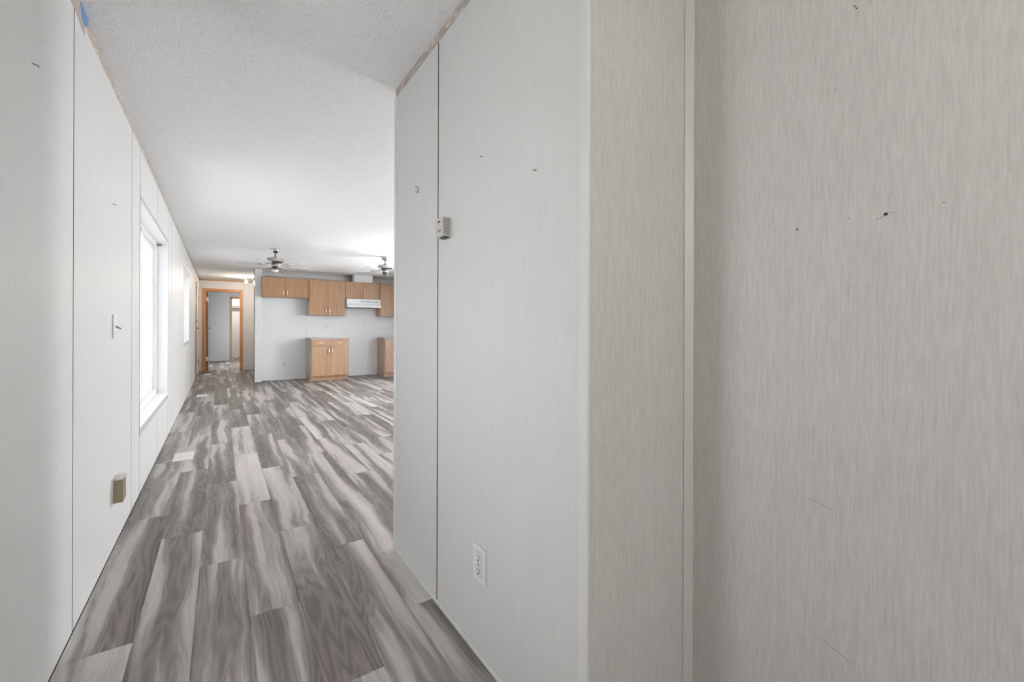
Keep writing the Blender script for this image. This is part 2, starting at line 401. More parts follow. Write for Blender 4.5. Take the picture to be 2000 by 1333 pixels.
for f in cl_.data.polygons: f.use_smooth = abs(f.normal.z) > 0.9

# ------------------------------------------------------------------ walls
ZP = 2.344    # top of the boards, torn strip above
DOOR_L = (11.9, 12.95, 0.0, 2.10)
def wall_x(name, x_face, x_out, y0, y1, openings, seams, mat, z0=0.004, gap=0.009, label=None, t=0.012, zp=ZP):
    """wall facing along X: core with openings and separate boards"""
    s = 1 if x_face > x_out else -1
    bm = bmesh.new(); xc = x_face - s*t
    for (a, b, c, d) in minus([(y0, y1, 0.0, H+(0.045 if s > 0 else 0))], openings): bx(bm, min(xc, x_out), max(xc, x_out), a, b, c, d)
    wl = struct(name, bm, M['core'], label)
    ys = [y0] + seams + [y1]
    for a, b in zip(ys, ys[1:]):
        bm = bmesh.new()
        for (p, q, c, d) in minus([(a+gap/2, b-gap/2, z0, zp)], openings): bx(bm, min(xc, x_face), max(xc, x_face), p, q, c, d)
        if s > 0:
            for v in bm.verts:
                if abs(v.co.z-zp) < 1e-6: v.co.z = lerp(BOTL, v.co.y)+0.002
        if len(bm.faces):
            o = obj('wall_panel', bm, mat, wl); o.data.materials.append(M['rawedge'])
            for f in o.data.polygons:
                if abs(f.normal.y) > 0.9 and (abs(f.center.y-a) < 0.03 or abs(f.center.y-b) < 0.03): f.material_index = 1
        else: bm.free()
    return wl
def wall_y(name, y_face, y_out, x0, x1, openings, seams, mat, z0=0.006, gap=0.0035, label=None, t=0.006):
    s = 1 if y_face > y_out else -1
    bm = bmesh.new(); yc = y_face - s*t
    for (a, b, c, d) in minus([(x0, x1, 0.0, H)], openings): bx(bm, a, b, min(yc, y_out), max(yc, y_out), c, d)
    wl = struct(name, bm, M['core'], label)
    xs = [x0] + seams + [x1]
    for a, b in zip(xs, xs[1:]):
        bm = bmesh.new()
        for (p, q, c, d) in minus([(a+gap/2, b-gap/2, z0, ZP)], openings): bx(bm, p, q, min(yc, y_face), max(yc, y_face), c, d)
        if len(bm.faces): obj('wall_panel', bm, mat, wl)
        else: bm.free()
    return wl
WT = 0.14
seamsL = [-1.58, -0.30, 0.983, 2.263, 3.543, 3.866, 4.84, 5.775, 6.12, 7.40, 8.68, 9.96, 11.24, 12.95]
wl = wall_x('wall_left', XL, XL-WT, YBACK, YB, WIN_L+[DOOR_L], seamsL, M['wall'], label='white grained panel wall with two windows', zp=2.356)
wp = wall_x('wall_partition', XP, XP+0.10, YF+0.006, YE, [], [1.66], M['wall'], z0=0.010, label='white panelled partition wall with thermostat and outlet')
# far end of partition and the living-room side beyond it
bm = bmesh.new(); bx(bm, XP+0.1, XK, YE-0.10, YE, 0, H); struct('wall_living', bm, M['wall_room'], 'white wall behind the partition end')
box('end_panel', XP+0.002, XP+0.10, YE-0.0005, YE+0.005, 0.01, ZP, M['wall'], wp)
bm = bmesh.new(); bx(bm, XP+0.101, XR+0.012, YF+0.0061, YF+0.10, 0, H)
wn = struct('wall_near', bm, M['core'], 'greige panel wall between partition corner and right wall')
box('wall_panel', XP+0.0, XR-0.0003, YF-0.0002, YF+0.0058, 0.006, ZP, M['wall_warm'], wn)
wr = wall_x('wall_right', XR, XR+0.10, YBACK, YF+0.1, [], [-0.9], M['wall_warm'], label='greige grained panel wall close on the right with nail holes')
bm = bmesh.new()
for (a, b, c, d) in minus([(YE-0.1, YK+0.14, 0, H)], WIN_R): bx(bm, XK, XK+WT, a, b, c, d)
struct('wall_outer', bm, M['wall_room'], 'white outer wall of the living room, out of view')
bm = bmesh.new()
for (a, b, c, d) in minus([(XL-WT, XR+0.1, 0, H)], WIN_B): bx(bm, a, b, YBACK-WT, YBACK, c, d)
struct('wall_back', bm, M['wall_room'], 'white wall behind the camera, out of view')
wk = wall_y('wall_kitchen', YK, YK+0.12, 0.59, XK, [], [1.60, 2.88], M['wall_kitchen'], z0=0.004, gap=0.0015, label='white kitchen wall behind the wooden cabinets')
box('end_post', 0.59, 0.713, 10.44, YK-0.0005, 0.003, H-0.012, M['trimwhite'], wk, 0.004)
bm = bmesh.new(); bx(bm, 0.83, 0.93, YK+0.12, YH, 0, H); struct('wall_hall_right', bm, M['wall_hall'], 'hall side wall hidden behind the kitchen wall')
DO = (-0.333, 0.439, 0.0, 2.10)
bm = bmesh.new()
for (a, b, c, d) in minus([(XL, 1.9, 0, H-0.012)], [DO]): bx(bm, a, b, YH, YH+0.10, c, d)
wh = struct('wall_hall_end', bm, M['wall_hall'], 'pale hall end wall around the orange-framed doorway')
DC = (0.30, 1.05, 0.0, 2.17)
bm = bmesh.new()
for (a, b, c, d) in minus([(XL, 1.9, 0, H)], [DC]): bx(bm, a, b, YR2, YR2+0.10, c, d)
wf = struct('wall_bedroom', bm, M['wall_room'], 'blue-grey far room wall seen through the hall doorway')
bm = bmesh.new(); bx(bm, 1.9, 2.0, YH, YB, 0, H); struct('wall_bedroom_right', bm, M['wall_room'])
bm = bmesh.new(); bx(bm, XL, 2.0, YB, YB+0.1, 0, H); struct('wall_closet', bm, M['wall_hall'], 'warm lit closet back wall')
# thin wooden cove bead along the hall end wall
box('cove_bead', XL, 0.83, YH-0.012, YH-0.0005, H-0.03, H-0.001, M['casing'], wh)

# outside corner trim of the partition, toward the camera (nailed white L) and far end
def ltrim(name, xs, ys, mat, legx, legy, x, y, z0, z1, parent):
    t = 0.0025
    bm = bmesh.new()
    prism(bm, [(x-t, y-t), (x+legx, y-t), (x+legx, y), (x, y), (x, y+legy), (x-t, y+legy)], 'z', z0, z1)
    return obj(name, bm, mat, parent, 0.0008)
ltrim('corner_trim', 1, 1, M['trimwhite'], 0.006, 0.026, XP, YF, 0.004, ZP, wp)
bm = bmesh.new(); t = 0.003
prism(bm, [(XP-t, YE+0.005+t), (XP-t, YE-0.032), (XP, YE-0.032), (XP, YE+0.005), (XP+0.03, YE+0.005), (XP+0.03, YE+0.005+t)], 'z', 0.004, ZP)
obj('corner_trim', bm, M['trimwhite'], wp, 0.0008)
# inside corner bead between the near wall and the right wall
bm = bmesh.new()
prism(bm, [(XR-0.0005, YF-0.0205), (XR-0.0215, YF-0.0035), (XR-0.0215, YF-0.0005), (XR-0.0005, YF-0.0005)], 'z', 0.004, ZP)
obj('corner_bead', bm, M['trimwarm'], wr, 0.001)

# torn strips along the ceiling line
def strip_x(name, x, s, y0, y1, parent, seed, zlow=0.003):
    r = random.Random(seed); bm = bmesh.new(); N = int((y1-y0)/0.035)
    top, bot = [], []
    for i in range(N+1):
        y = y0+(y1-y0)*i/N; zb = (lerp(BOTL, y) if s > 0 else ZP) + r.uniform(-zlow, zlow)
        top.append((y, (lerp(TOPL, y) if s > 0 else H)-0.0005)); bot.append((y, zb))
    for i in range(N):
        prism(bm, [bot[i], bot[i+1], top[i+1], top[i]], 'x', x, x+s*0.010)
    bmesh.ops.remove_doubles(bm, verts=bm.verts, dist=1e-5)
    return obj(name, bm, M['torn'], parent)
strip_x('torn_strip', XL-0.012, 1, YBACK, 11.3, wl, 1)
strip_x('torn_strip', XP+0.012, -1, YF, YE+0.004, wp, 2, 0.0035)
strip_x('torn_strip', XR+0.012, -1, YBACK, YF, wr, 3)
def strip_y(x0, x1, y, parent, seed, zl=0.003, mat=None):
    r = random.Random(seed); bm = bmesh.new(); N = int((x1-x0)/0.05)
    zs = [ZP + r.uniform(-zl, zl) for _ in range(N+1)]
    for i in range(N):
        a = x0+(x1-x0)*i/N; b = x0+(x1-x0)*(i+1)/N
        prism(bm, [(a, zs[i]), (b, zs[i+1]), (b, H-0.0005), (a, H-0.0005)], 'y', y, y-0.004)
    bmesh.ops.remove_doubles(bm, verts=bm.verts, dist=1e-5)
    return obj('torn_strip', bm, mat or M['torn'], parent)
strip_y(XP, XR, YF+0.006, wn, 4)
strip_y(0.714, XK, YK+0.006, wk, 5)
bm = bmesh.new(); bx(bm, 0.715, 3.9, YK-0.001, YK+0.004, 2.322, 2.334)
obj('cove_remnant', bm, M['sidegrey'], wk)
# ragged caulk line along the base of the partition
r = random.Random(11)
bm = bmesh.new(); N = 60
pts = [(YF+(YE-YF)*i/N, 0.011+abs(r.gauss(0, 0.003))) for i in range(N+1)]
for i in range(N): prism(bm, [(pts[i][0], 0.0005), (pts[i+1][0], 0.0005), pts[i+1], pts[i]], 'x', XP-0.0035, XP+0.002)
bmesh.ops.remove_doubles(bm, verts=bm.verts, dist=1e-5)
obj('caulk_line', bm, M['trimwhite'], wp)
# rusty foot of the partition seam
box('stain_patch', XP-0.0006, XP+0.0015, 1.655, 1.665, 0.016, 0.10, M['rust'], wp)

# ------------------------------------------------------------------ windows
def window_x(name, op, xf, s, casing=True, label=None, pane='glass'):
    """xf: inner wall face, s=-1 when outside lies toward -X"""
    a, b, c, d = op
    def X(v): return xf + s*v
    def bb(n_, u0, u1, y0, y1, z0, z1, m_, par, bev=0.0):
        return box(n_, min(X(u0), X(u1)), max(X(u0), X(u1)), y0, y1, z0, z1, m_, par, bev)
    bm = bmesh.new(); f = 0.045                      # outer vinyl frame
    x0, x1 = sorted((X(0.088), X(0.138)))
    for (p, q, u, v) in minus([(a+0.012, b-0.012, c+0.014, d-0.012)], [(a+0.012+f, b-0.012-f, c+0.014+f, d-0.012-f)]): bx(bm, x0, x1, p, q, u, v)
    wd = struct(name, bm, M['vinyl'], label)
    bb('reveal_board', 0.0, 0.138, a+0.0005, a+0.012, c+0.014, d-0.012, M['reveal'], wd)
    bb('reveal_board', 0.0, 0.138, b-0.012, b-0.0005, c+0.014, d-0.012, M['reveal'], wd)
    bb('head_board', 0.0, 0.138, a+0.0005, b-0.0005, d-0.012, d-0.0005, M['reveal'], wd)
    bb('sill_board', -0.004, 0.138, a+0.0005, b-0.0005, c+0.0005, c+0.014, M['reveal'], wd, 0.002)
    ia, ib, ic, id_ = a+0.012+f, b-0.012-f, c+0.014+f, d-0.012-f
    m_ = (ia+ib)/2
    for (p, q, off) in ((ia, m_+0.02, 0.096), (m_-0.02, ib, 0.118)):
        bm = bmesh.new(); g_ = 0.035; x0, x1 = sorted((X(off), X(off+0.018)))
        for (e, h_, u, v) in minus([(p, q, ic, id_)], [(p+g_, q-g_, ic+g_, id_-g_)]): bx(bm, x0, x1, e, h_, u, v)
        sa = obj('sash', bm, M['vinyl'], wd, 0.002)
        bm = bmesh.new(); bx(bm, X(off+0.007), X(off+0.011), p+g_-0.004, q-g_+0.004, ic+g_-0.004, id_-g_+0.004)
        obj('pane', bm, M[pane], sa)
    bm = bmesh.new(); x0, x1 = sorted((X(0.086), X(0.096))); zz = (ic+id_)/2
    bx(bm, x0, x1, m_-0.012, m_+0.008, zz-0.03, zz+0.03); obj('latch', bm, M['vinyl'], wd, 0.002)
    if casing:   # bare strip left around the opening where the casing came off
        bm = bmesh.new(); x0, x1 = sorted((X(-0.0012), X(0.001)))
        for (p, q, u, v) in minus([(a-0.006, b+0.03, c-0.045, d+0.03)], [(a, b, c, d)]): bx(bm, x0, x1, p, q, u, v)
        obj('casing_strip', bm, M['almondstrip'], wd)
    return wd
M['almondstrip'] = plain('bare_casing_strip', (0.53, 0.52, 0.49), 0.7, var=0.2, bscale=25)
window_x('window_1', WIN_L[0], XL, -1, label='large white sliding window close by on the left wall', pane='glass_film')
window_x('window_2', WIN_L[1], XL, -1, label='smaller white window farther down the left wall', pane='glass_film')
window_x('added_window_3', WIN_L[2], XL, -1, False)  # window added to light the far room
window_x('added_window_7', WIN_L[3], XL, -1, False)  # unseen window, added to light the partition and near walls
window_x('window_4', WIN_R[0], XK, 1, False)
window_x('window_5', WIN_R[1], XK, 1, False)
a, b, c, d = WIN_B[0]
bm = bmesh.new()
for (p, q, u, v) in minus([(a, b, c, d)], [(a+0.05, b-0.05, c+0.05, d-0.05)]): bx(bm, p, q, YBACK-0.13, YBACK-0.08, u, v)
w6 = struct('added_window_6', bm, M['vinyl'])  # unseen window, added to bring fill light from behind the camera
bm = bmesh.new(); bx(bm, a+0.046, b-0.046, YBACK-0.107, YBACK-0.103, c+0.046, d-0.046); obj('pane', bm, M['glass'], w6)
# black scraps in the upper corner of the near window
box('torn_scrap', XL-0.088, XL-0.050, 5.735, 5.7475, 1.995, 2.004, M['slot'], wl)
box('edge_gap', XL-0.003, XL+0.0012, 3.855, 3.868, 0.40, 2.12, plain('open_seam_edge', (0.28, 0.25, 0.22), 0.8), wl)

# ------------------------------------------------------------------ doors
# door_1: exterior door in the left wall at the hall
a, b, c, d = DOOR_L
bm = bmesh.new()
for (p, q, u, v) in minus([(a+0.002, b-0.002, 0.004, d-0.002)], [(a+0.025, b-0.025, 0.004, d-0.025)]): bx(bm, XL-0.13, XL-0.001, p, q, u, v)
d1 = struct('door_1', bm, M['casingpale'], 'white door in the left wall beside the hall')
box('casing_board', XL+0.0008, XL+0.016, a-0.055, a+0.002, 0.003, 2.16, M['casing'], d1, 0.002)
box('casing_board', XL+0.0008, XL+0.016, b-0.002, b+0.055, 0.003, 2.16, M['white'], d1, 0.002)
box('casing_board', XL+0.0008, XL+0.016, a+0.002, b-0.002, d-0.002, 2.16, M['white'], d1, 0.002)
dl = box('door_leaf', XL-0.045, XL-0.004, a+0.027, b-0.027, 0.012, d-0.027, M['white'], d1, 0.002)
bm = bmesh.new(); bx(bm, 0, 0.014, -0.025, 0.025, 0.90, 1.02); o = obj('lock_plate', bm, M['nickel'], d1, 0.003, loc=(XL-0.003, a+0.09, 0.2))
bm = bmesh.new(); tube(bm, [(0, 0, 0), (0.05, 0, 0)], 0.011); tube(bm, [(0.045, 0, 0), (0.05, 0.11, 0.0)], 0.008)
obj('lever_handle', bm, M['darkmetal'], d1, smooth=True, loc=(XL-0.003, a+0.09, 1.13))
bm = bmesh.new(); tube(bm, [(0, 0, 0), (0.025, 0, 0)], 0.026, 14); obj('deadbolt', bm, M['nickel'], d1, smooth=True, loc=(XL-0.003, a+0.09, 1.28))
for z in (0.28, 1.80):
    bm = bmesh.new(); tube(bm, [(0, 0, 0), (0, 0, 0.10)], 0.008); obj('hinge', bm, M['nickel'] if z > 1 else M['rust'], d1, smooth=True, loc=(XL+0.008, b-0.02, z))
# door_2: orange framed doorway at the end of the hall
bm = bmesh.new(); a, b, c, d = DO
bx(bm, a+0.0005, a+0.018, YH-0.001, YH+0.101, 0.002, d-0.018); bx(bm, b-0.018, b-0.0005, YH-0.001, YH+0.101, 0.002, d-0.018)
bx(bm, a+0.0005, b-0.0005, YH-0.001, YH+0.101, d-0.018, d-0.0005)
d2 = struct('door_2', bm, M['casing'], 'doorway with orange oak casing at the end of the hall')
box('casing_board', a-0.062, a+0.006, YH-0.016, YH-0.0015, 0.002, d-0.004, M['casing'], d2, 0.003)
box('casing_board', b-0.006, b+0.056, YH-0.016, YH-0.0015, 0.002, d-0.004, M['casing'], d2, 0.003)
box('casing_board', a-0.062, b+0.056, YH-0.016, YH-0.0015, d-0.004, d+0.058, M['casing'], d2, 0.003)
dl = box('door_leaf', a+0.020, a+0.056, YH+0.104, YH+0.86, 0.012, d-0.03, M['darkdoor'], d2, 0.002)
bm = bmesh.new(); tube(bm, [(0, 0, 0), (0.05, 0, 0)], 0.010); tube(bm, [(0.045, 0.01, 0), (0.05, -0.10, 0)], 0.008)
obj('lever_handle', bm, M['darkmetal'], d2, smooth=True, loc=(a+0.056, YH+0.78, 1.13))
box('lock_plate', a+0.057, a+0.067, YH+0.75, YH+0.81, 1.13, 1.25, M['plastic'], d2, 0.002)
for z in (0.28, 1.83): box('hinge', a+0.019, a+0.06, YH+0.05, YH+0.098, z, z+0.10, M['plastic'], d2, 0.002)
# door_3: closet opening in the far room
bm = bmesh.new(); a, b, c, d = DC
bx(bm, a+0.0005, a+0.018, YR2-0.001, YR2+0.101, 0.002, d-0.018); bx(bm, b-0.018, b-0.0005, YR2-0.001, YR2+0.101, 0.002, d-0.018)
bx(bm, a+0.0005, b-0.0005, YR2-0.001, YR2+0.101, d-0.018, d-0.0005)
d3 = struct('door_3', bm, M['casing'], 'closet doorway lit warm inside, seen through the hall doorway')
box('casing_board', a-0.045, a+0.006, YR2-0.016, YR2-0.0015, 0.002, d-0.004, M['casingpale'], d3, 0.003)
box('casing_board', a-0.045, b+0.045, YR2-0.016, YR2-0.0015, d-0.004, d+0.035, M['casing'], d3, 0.003)
box('casing_board', b-0.006, b+0.045, YR2-0.016, YR2-0.0015, 0.002, d-0.004, M['casingpale'], d3, 0.003)
# closet shelf
sh = thing('closet_shelf', 'white shelf with hanging rail high in the warm-lit closet', 'shelf', (0.9, YB-0.2, 1.90))
box('shelf_board', -0.99, 0.99, -0.19, 0.199, 0.06, 0.08, M['plastic'], sh)
box('cleat', -0.99, 0.99, 0.18, 0.199, 0.0, 0.059, M['plastic'], sh)
bm = bmesh.new(); tube(bm, [(-0.99, -0.08, 0.01), (0.99, -0.08, 0.01)], 0.014); obj('rail', bm, M['plastic'], sh, smooth=True)

# ------------------------------------------------------------------ things on the near walls
# thermostat
th = thing('thermostat', 'beige boxy thermostat on the white partition wall beside the panel seam', 'thermostat', (XP, 1.568, 1.505))
box('back_plate', -0.006, -0.0005, -0.031, 0.031, 0.004, 0.075, M['almond'], th, 0.001)
cov = box('cover', -0.038, -0.006, -0.034, 0.034, 0.006, 0.080, M['almond'], th, 0.003)
box('side_grille', -0.036, -0.007, -0.0347, -0.0335, 0.010, 0.076, M['grayplastic'], th)
box('lever_slot', -0.0388, -0.0375, -0.012, 0.012, 0.062, 0.067, M['dark'], th)
box('label_plate', -0.0388, -0.0375, -0.020, 0.008, 0.026, 0.031, M['slot'], th)
bm = bmesh.new(); bx(bm, -0.028, -0.008, -0.026, 0.012, -0.0005, 0.0055); obj('bottom_vent', bm, M['slot'], th)
# outlet
def outlet(name, label, loc, axis, s, mat=None, group=None, toggles=False):
    """duplex outlet; local frame: width along u, out of the wall along n"""
    o = thing(name, label, 'outlet', loc, group)
    def B(n_, u0, u1, v0, v1, z0, z1, m_, par=o, bev=0.0):
        if axis == 'x': return box(n_, min(s*v0, s*v1), max(s*v0, s*v1), u0, u1, z0, z1, m_, par, bev)
        return box(n_, u0, u1, min(s*v0, s*v1), max(s*v0, s*v1), z0, z1, m_, par, bev)
    B('cover_plate', -0.041, 0.041, 0.0005, 0.0075, 0, 0.120, mat or M['plastic'], o, 0.003)
    for z in (0.020, 0.066):
        rc = B('receptacle', -0.017, 0.017, 0.0073, 0.0085, z, z+0.034, M['plastic'], o, 0.0006)
        for (u0, u1, q0, q1) in ((-0.0085, -0.0055, 0.016, 0.027), (0.0055, 0.0085, 0.017, 0.026), (-0.003, 0.003, 0.006, 0.012)):
            if axis == 'x': bx_ = (min(s*0.0001, s*0.0014), max(s*0.0001, s*0.0014), u0, u1)
            else: bx_ = (u0, u1, min(s*0.0001, s*0.0014), max(s*0.0001, s*0.0014))
            bm = bmesh.new(); bx(bm, *bx_, q0, q1); obj('slot', bm, M['dark'], rc)
        bm = bmesh.new()   # thin recess ring round the face
        for (p, q, u, v) in minus([(-0.0182, 0.0182, z-0.0012, z+0.0352)], [(-0.017, 0.017, z, z+0.034)]):
            if axis == 'x': bx(bm, min(s*0.007, s*0.0078), max(s*0.007, s*0.0078), p, q, u, v)
            else: bx(bm, p, q, min(s*0.007, s*0.0078), max(s*0.007, s*0.0078), u, v)
        obj('gap_ring', bm, M['slot'], o)
    B('screw', -0.003, 0.003, 0.0073, 0.0086, 0.0575, 0.0625, M['grayplastic'], o)
    return o
outlet('wall_outlet', 'white duplex outlet low on the white partition wall', (XP, 1.298, 0.270), 'x', -1)
outlet('wall_outlet', 'white outlet low on the kitchen wall left of the base cabinet', (1.164, YK, 0.285), 'y', -1)
outlet('wall_outlet', 'white outlet on the kitchen wall above the small counter', (2.026, YK, 1.125), 'y', -1)
# dimmer switch
sw = thing('light_switch', 'white light switch plate on the left wall before the large window', 'switch', (XL, 3.0, 1.092))
box('cover_plate', 0.0005, 0.0085, -0.040, 0.040, 0, 0.122, M['plastic'], sw, 0.003)
bm = bmesh.new(); prism(bm, [(0.008, 0.055), (0.030, 0.046), (0.030, 0.052), (0.008, 0.067)], 'y', -0.005, 0.005); obj('toggle', bm, M['grayplastic'], sw)
for z in (0.025, 0.095):
    bm = bmesh.new(); bx(bm, 0.0083, 0.0093, -0.003, 0.003, z, z+0.004); obj('screw', bm, M['grayplastic'], sw)
# brassy jack cover with torn paper patch
jk = thing('jack_cover', 'brass-toned box cover standing out low on the left wall', 'cover', (XL, 3.0, 0.245))
bm = bmesh.new(); prism(bm, [(-0.07, -0.012), (0.06, -0.010), (0.14, 0.03), (0.15, 0.09), (0.09, 0.135), (0.0, 0.155), (-0.07, 0.135), (-0.085, 0.06)], 'x', 0.0002, 0.0016)
obj('paper_patch', bm, M['white'], jk)
bm = bmesh.new(); prism(bm, [(-0.055, 0.0), (0.055, 0.0), (0.055, 0.125), (-0.055, 0.125)], 'x', 0.0016, 0.008); obj('back_plate', bm, M['almond'], jk, 0.001)
bm = bmesh.new(); prism(bm, [(0.008, -0.050), (0.045, -0.046), (0.045, 0.046), (0.008, 0.050)], 'z', 0.004, 0.120); obj('cover_shell', bm, M['tanmetal'], jk, 0.002)
bm = bmesh.new(); bx(bm, 0.008, 0.046, -0.051, 0.051, 0.1205, 0.126); obj('top_cap', bm, M['almond'], jk, 0.002)

# nails: bent shaft out of a wall
def nail(label, loc, d, L=0.016, r=0.0012, mat=None):
    bm = bmesh.new(); dv = Vector(d).normalized()
    tube(bm, [(0, 0, 0), dv*L*0.7, dv*L+Vector((0, 0, -0.002))], r, 6)
    tube(bm, [dv*L+Vector((0, 0, -0.002)), dv*(L+0.001)+Vector((0, 0, -0.002))], r*1.9, 6)
    return tag(obj('wall_nail', bm, mat or M['nail'], loc=loc), label, 'nail')
nail('small nail high on the nearest left wall panel', (XL, 1.83, 1.921), (1, 0, -0.25), 0.014)
nail('small nail on the left wall above the light switch', (XL, 2.95, 1.777), (1, 0, -0.2), 0.016)
nail('small nail in the white partition wall right of the thermostat', (XP, 1.29, 1.744), (-1, 0, 0.1), 0.009)
nail('small nail high right on the white partition near the corner trim', (XP, 0.985, 1.604), (-1, 0, 0.1), 0.009)
# picture hook on the narrow partition board
hk = thing('picture_hook', 'small bent metal picture hook on the narrow far partition board', 'hook', (XP, 1.879, 1.772))
bm = bmesh.new(); bx(bm, -0.003, -0.0003, -0.005, 0.005, 0.0, 0.026); obj('hook_plate', bm, M['nickel'], hk, 0.0008)
bm = bmesh.new(); tube(bm, [(-0.002, 0, 0.003), (-0.010, 0, 0.0), (-0.012, 0, 0.007)], 0.0014, 6); obj('hook_bend', bm, M['nail'], hk, smooth=True)
bm = bmesh.new(); tube(bm, [(0.0, 0, 0.022), (-0.013, 0.001, 0.028)], 0.0013, 6); obj('pin', bm, M['nail'], hk, smooth=True)
# blue tape scrap by the ceiling
bm = bmesh.new()
prism(bm, [(2.345, 2.424), (2.35, 2.406), (2.362, 2.390), (2.375, 2.374), (2.40, 2.368), (2.425, 2.372), (2.44, 2.385), (2.46, 2.392), (2.455, 2.410), (2.47, 2.424)], 'x', XL+0.0008, XL+0.0018)
tag(obj('tape_scrap', bm, M['tape']), 'scrap of blue painter\'s tape at the ceiling line of the left wall', 'tape')
bm = bmesh.new()
prism(bm, [(1.95, 2.350), (2.262, 2.350), (2.30, 2.345), (2.36, 2.332), (2.405, 2.328), (2.42, 2.338), (2.41, 2.360), (2.40, 2.385), (2.36, 2.40), (2.35, 2.423), (1.95, 2.423)], 'x', XL-0.0030, XL+0.0006)
obj('torn_edge', bm, plain('pinkish_torn_paper', (0.50, 0.42, 0.385), 0.8, var=0.12), wl)

# marks on the right wall and corners
def hole(parent, axis, face, s, u, z, r_, irregular=0.0, mat=None):
    """ragged shallow hole mark: thin irregular disc sunk on the board face"""
    k = 9; pts = []
    for i in range(k):
        rr = r_*(1+irregular*(rnd.random()-0.5)*2); a_ = 2*math.pi*i/k
        pts.append((rr*math.cos(a_), rr*math.sin(a_)*0.8))
    bm = bmesh.new(); prism(bm, pts, axis, 0, s*0.0003)
    return obj('nail_hole', bm, mat or M['dark'], parent, loc=((face, u, z) if axis == 'x' else (u, face, z)))
for (y, z, r_, ir) in [(0.528, 1.401, 0.0013, 0.2), (0.479, 1.394, 0.0030, 0.5), (0.375, 1.399, 0.0011, 0.2), (0.310, 1.394, 0.0038, 0.3),
                       (0.222, 1.398, 0.0013, 0.1), (0.402, 1.702, 0.0012, 0.2), (0.364, 1.865, 0.0016, 0.3), (0.366, 1.870, 0.0020, 0.3), (0.362, 1.862, 0.0018, 0.2)]:
    hole(wr, 'x', XR, -1, y, z, r_, ir)
def scratch(parent, face, y0, z0, y1, z1, w_, mat):
    d_ = Vector((0, y1-y0, z1-z0)); nrm = Vector((0, -d_.z, d_.y)).normalized()*w_/2
    m_ = Vector((0, (y0+y1)/2, (z0+z1)/2)); A = Vector((0, y0, z0)); B_ = Vector((0, y1, z1))
    bm = bmesh.new()
    prism(bm, [(A.y, A.z), (m_.y+nrm.y, m_.z+nrm.z), (B_.y, B_.z), (m_.y-nrm.y, m_.z-nrm.z)], 'x', face, face-0.0002)
    return obj('scratch', bm, mat, parent)
scratch(wr, XR, 0.459, 0.748, 0.398, 0.746-0.014, 0.0012, M['scratch'])
scratch(wr, XR, 0.441, 0.430, 0.349, 0.400, 0.0016, M['scratch'])
scratch(wr, XR, 0.420, 1.332, 0.343, 1.343, 0.0008, M['scratchpale'])
scratch(wr, XR, 0.309, 1.392, 0.328, 1.384, 0.0014, M['scratch']); scratch(wr, XR, 0.308, 1.396, 0.290, 1.395, 0.0012, M['scratch'])
for z in (1.967, 1.813, 1.626, 1.439, 1.224, 1.073, 0.90, 0.737, 0.55, 0.36): hole(wp, 'x', XP-0.0026, -1, 0.793, z, 0.0010, 0.2, M['slot'])
for z in (1.964, 1.803, 1.437, 1.221, 0.927, 0.818, 0.64, 0.45): hole(wn, 'y', YF-0.0003, -1, 0.768, z, 0.0010, 0.2)
for z in (2.0, 1.62, 1.36, 1.19, 1.02, 0.86, 0.6): hole(wr, 'x', XR-0.011, -1, 0.762, z, 0.0012, 0.2, M['scratch'])
for (y, z) in ((1.456, 2.126), (1.229, 0.821), (1.486, 0.162)): hole(wp, 'x', XP, -1, y, z, 0.0013, 0.2, M['scratch'])
hole(wl, 'x', XL, 1, 1.852, 1.712, 0.0015, 0.2, M['scratch'])

# ------------------------------------------------------------------ floor registers
def register(label, x, y, w_=0.142, l_=0.29):
    o = thing('floor_register', label, 'vent', (x, y, 0), 'floor registers along the left wall')
    bm = bmesh.new()
    slots = [(-w_/2+0.016, w_/2-0.016, -l_/2+0.022+i*0.0205, -l_/2+0.022+i*0.0205+0.0045) for i in range(12)]
    for (p, q, u, v) in minus([(-w_/2, w_/2, -l_/2, l_/2)], slots): bx(bm, p, q, u, v, 0.0005, 0.006)
    obj('grille', bm, M['ventwhite'], o)
    bm = bmesh.new(); bx(bm, -w_/2+0.01, w_/2-0.01, -l_/2+0.01, l_/2-0.01, 0.0005, 0.003); obj('damper', bm, M['ventwhite'], o)
register('white floor register nearest the camera, below the large window', -0.268, 4.79)
register('white floor register on the plank floor below the farther small window', -0.255, 8.88)
register('white floor register in the hall just before the orange-framed doorway', -0.268, 12.81)
register('white floor register in the far room beyond the hall doorway', -0.278, 16.0)

# ------------------------------------------------------------------ kitchen cabinets
def pull(parent, x, y, z, vertical=True, L=0.10):
    bm = bmesh.new(); h_ = L/2
    pts = [(-h_, 0.0), (-h_*0.92, 0.018), (-h_*0.5, 0.026), (0, 0.029), (h_*0.5, 0.026), (h_*0.92, 0.018), (h_, 0.0)]
    rr = [0.012, 0.007, 0.008, 0.0125, 0.008, 0.007, 0.012]
    if vertical: tube(bm, [(0, -o_, u) for (u, o_) in pts], rr, 8)
    else: tube(bm, [(u, -o_, 0) for (u, o_) in pts], rr, 8)
    return obj('handle', bm, M['brass'], parent, smooth=True, loc=(x, y, z))
def leaf(name, x0, x1, yf, z0, z1, mat, parent, t=0.018):
    bm = bmesh.new(); cx = (x0+x1)/2; bx(bm, x0-cx, x1-cx, -t, 0, 0, z1-z0)
    return obj(name, bm, mat, parent, 0.002, loc=(cx, yf, z0))
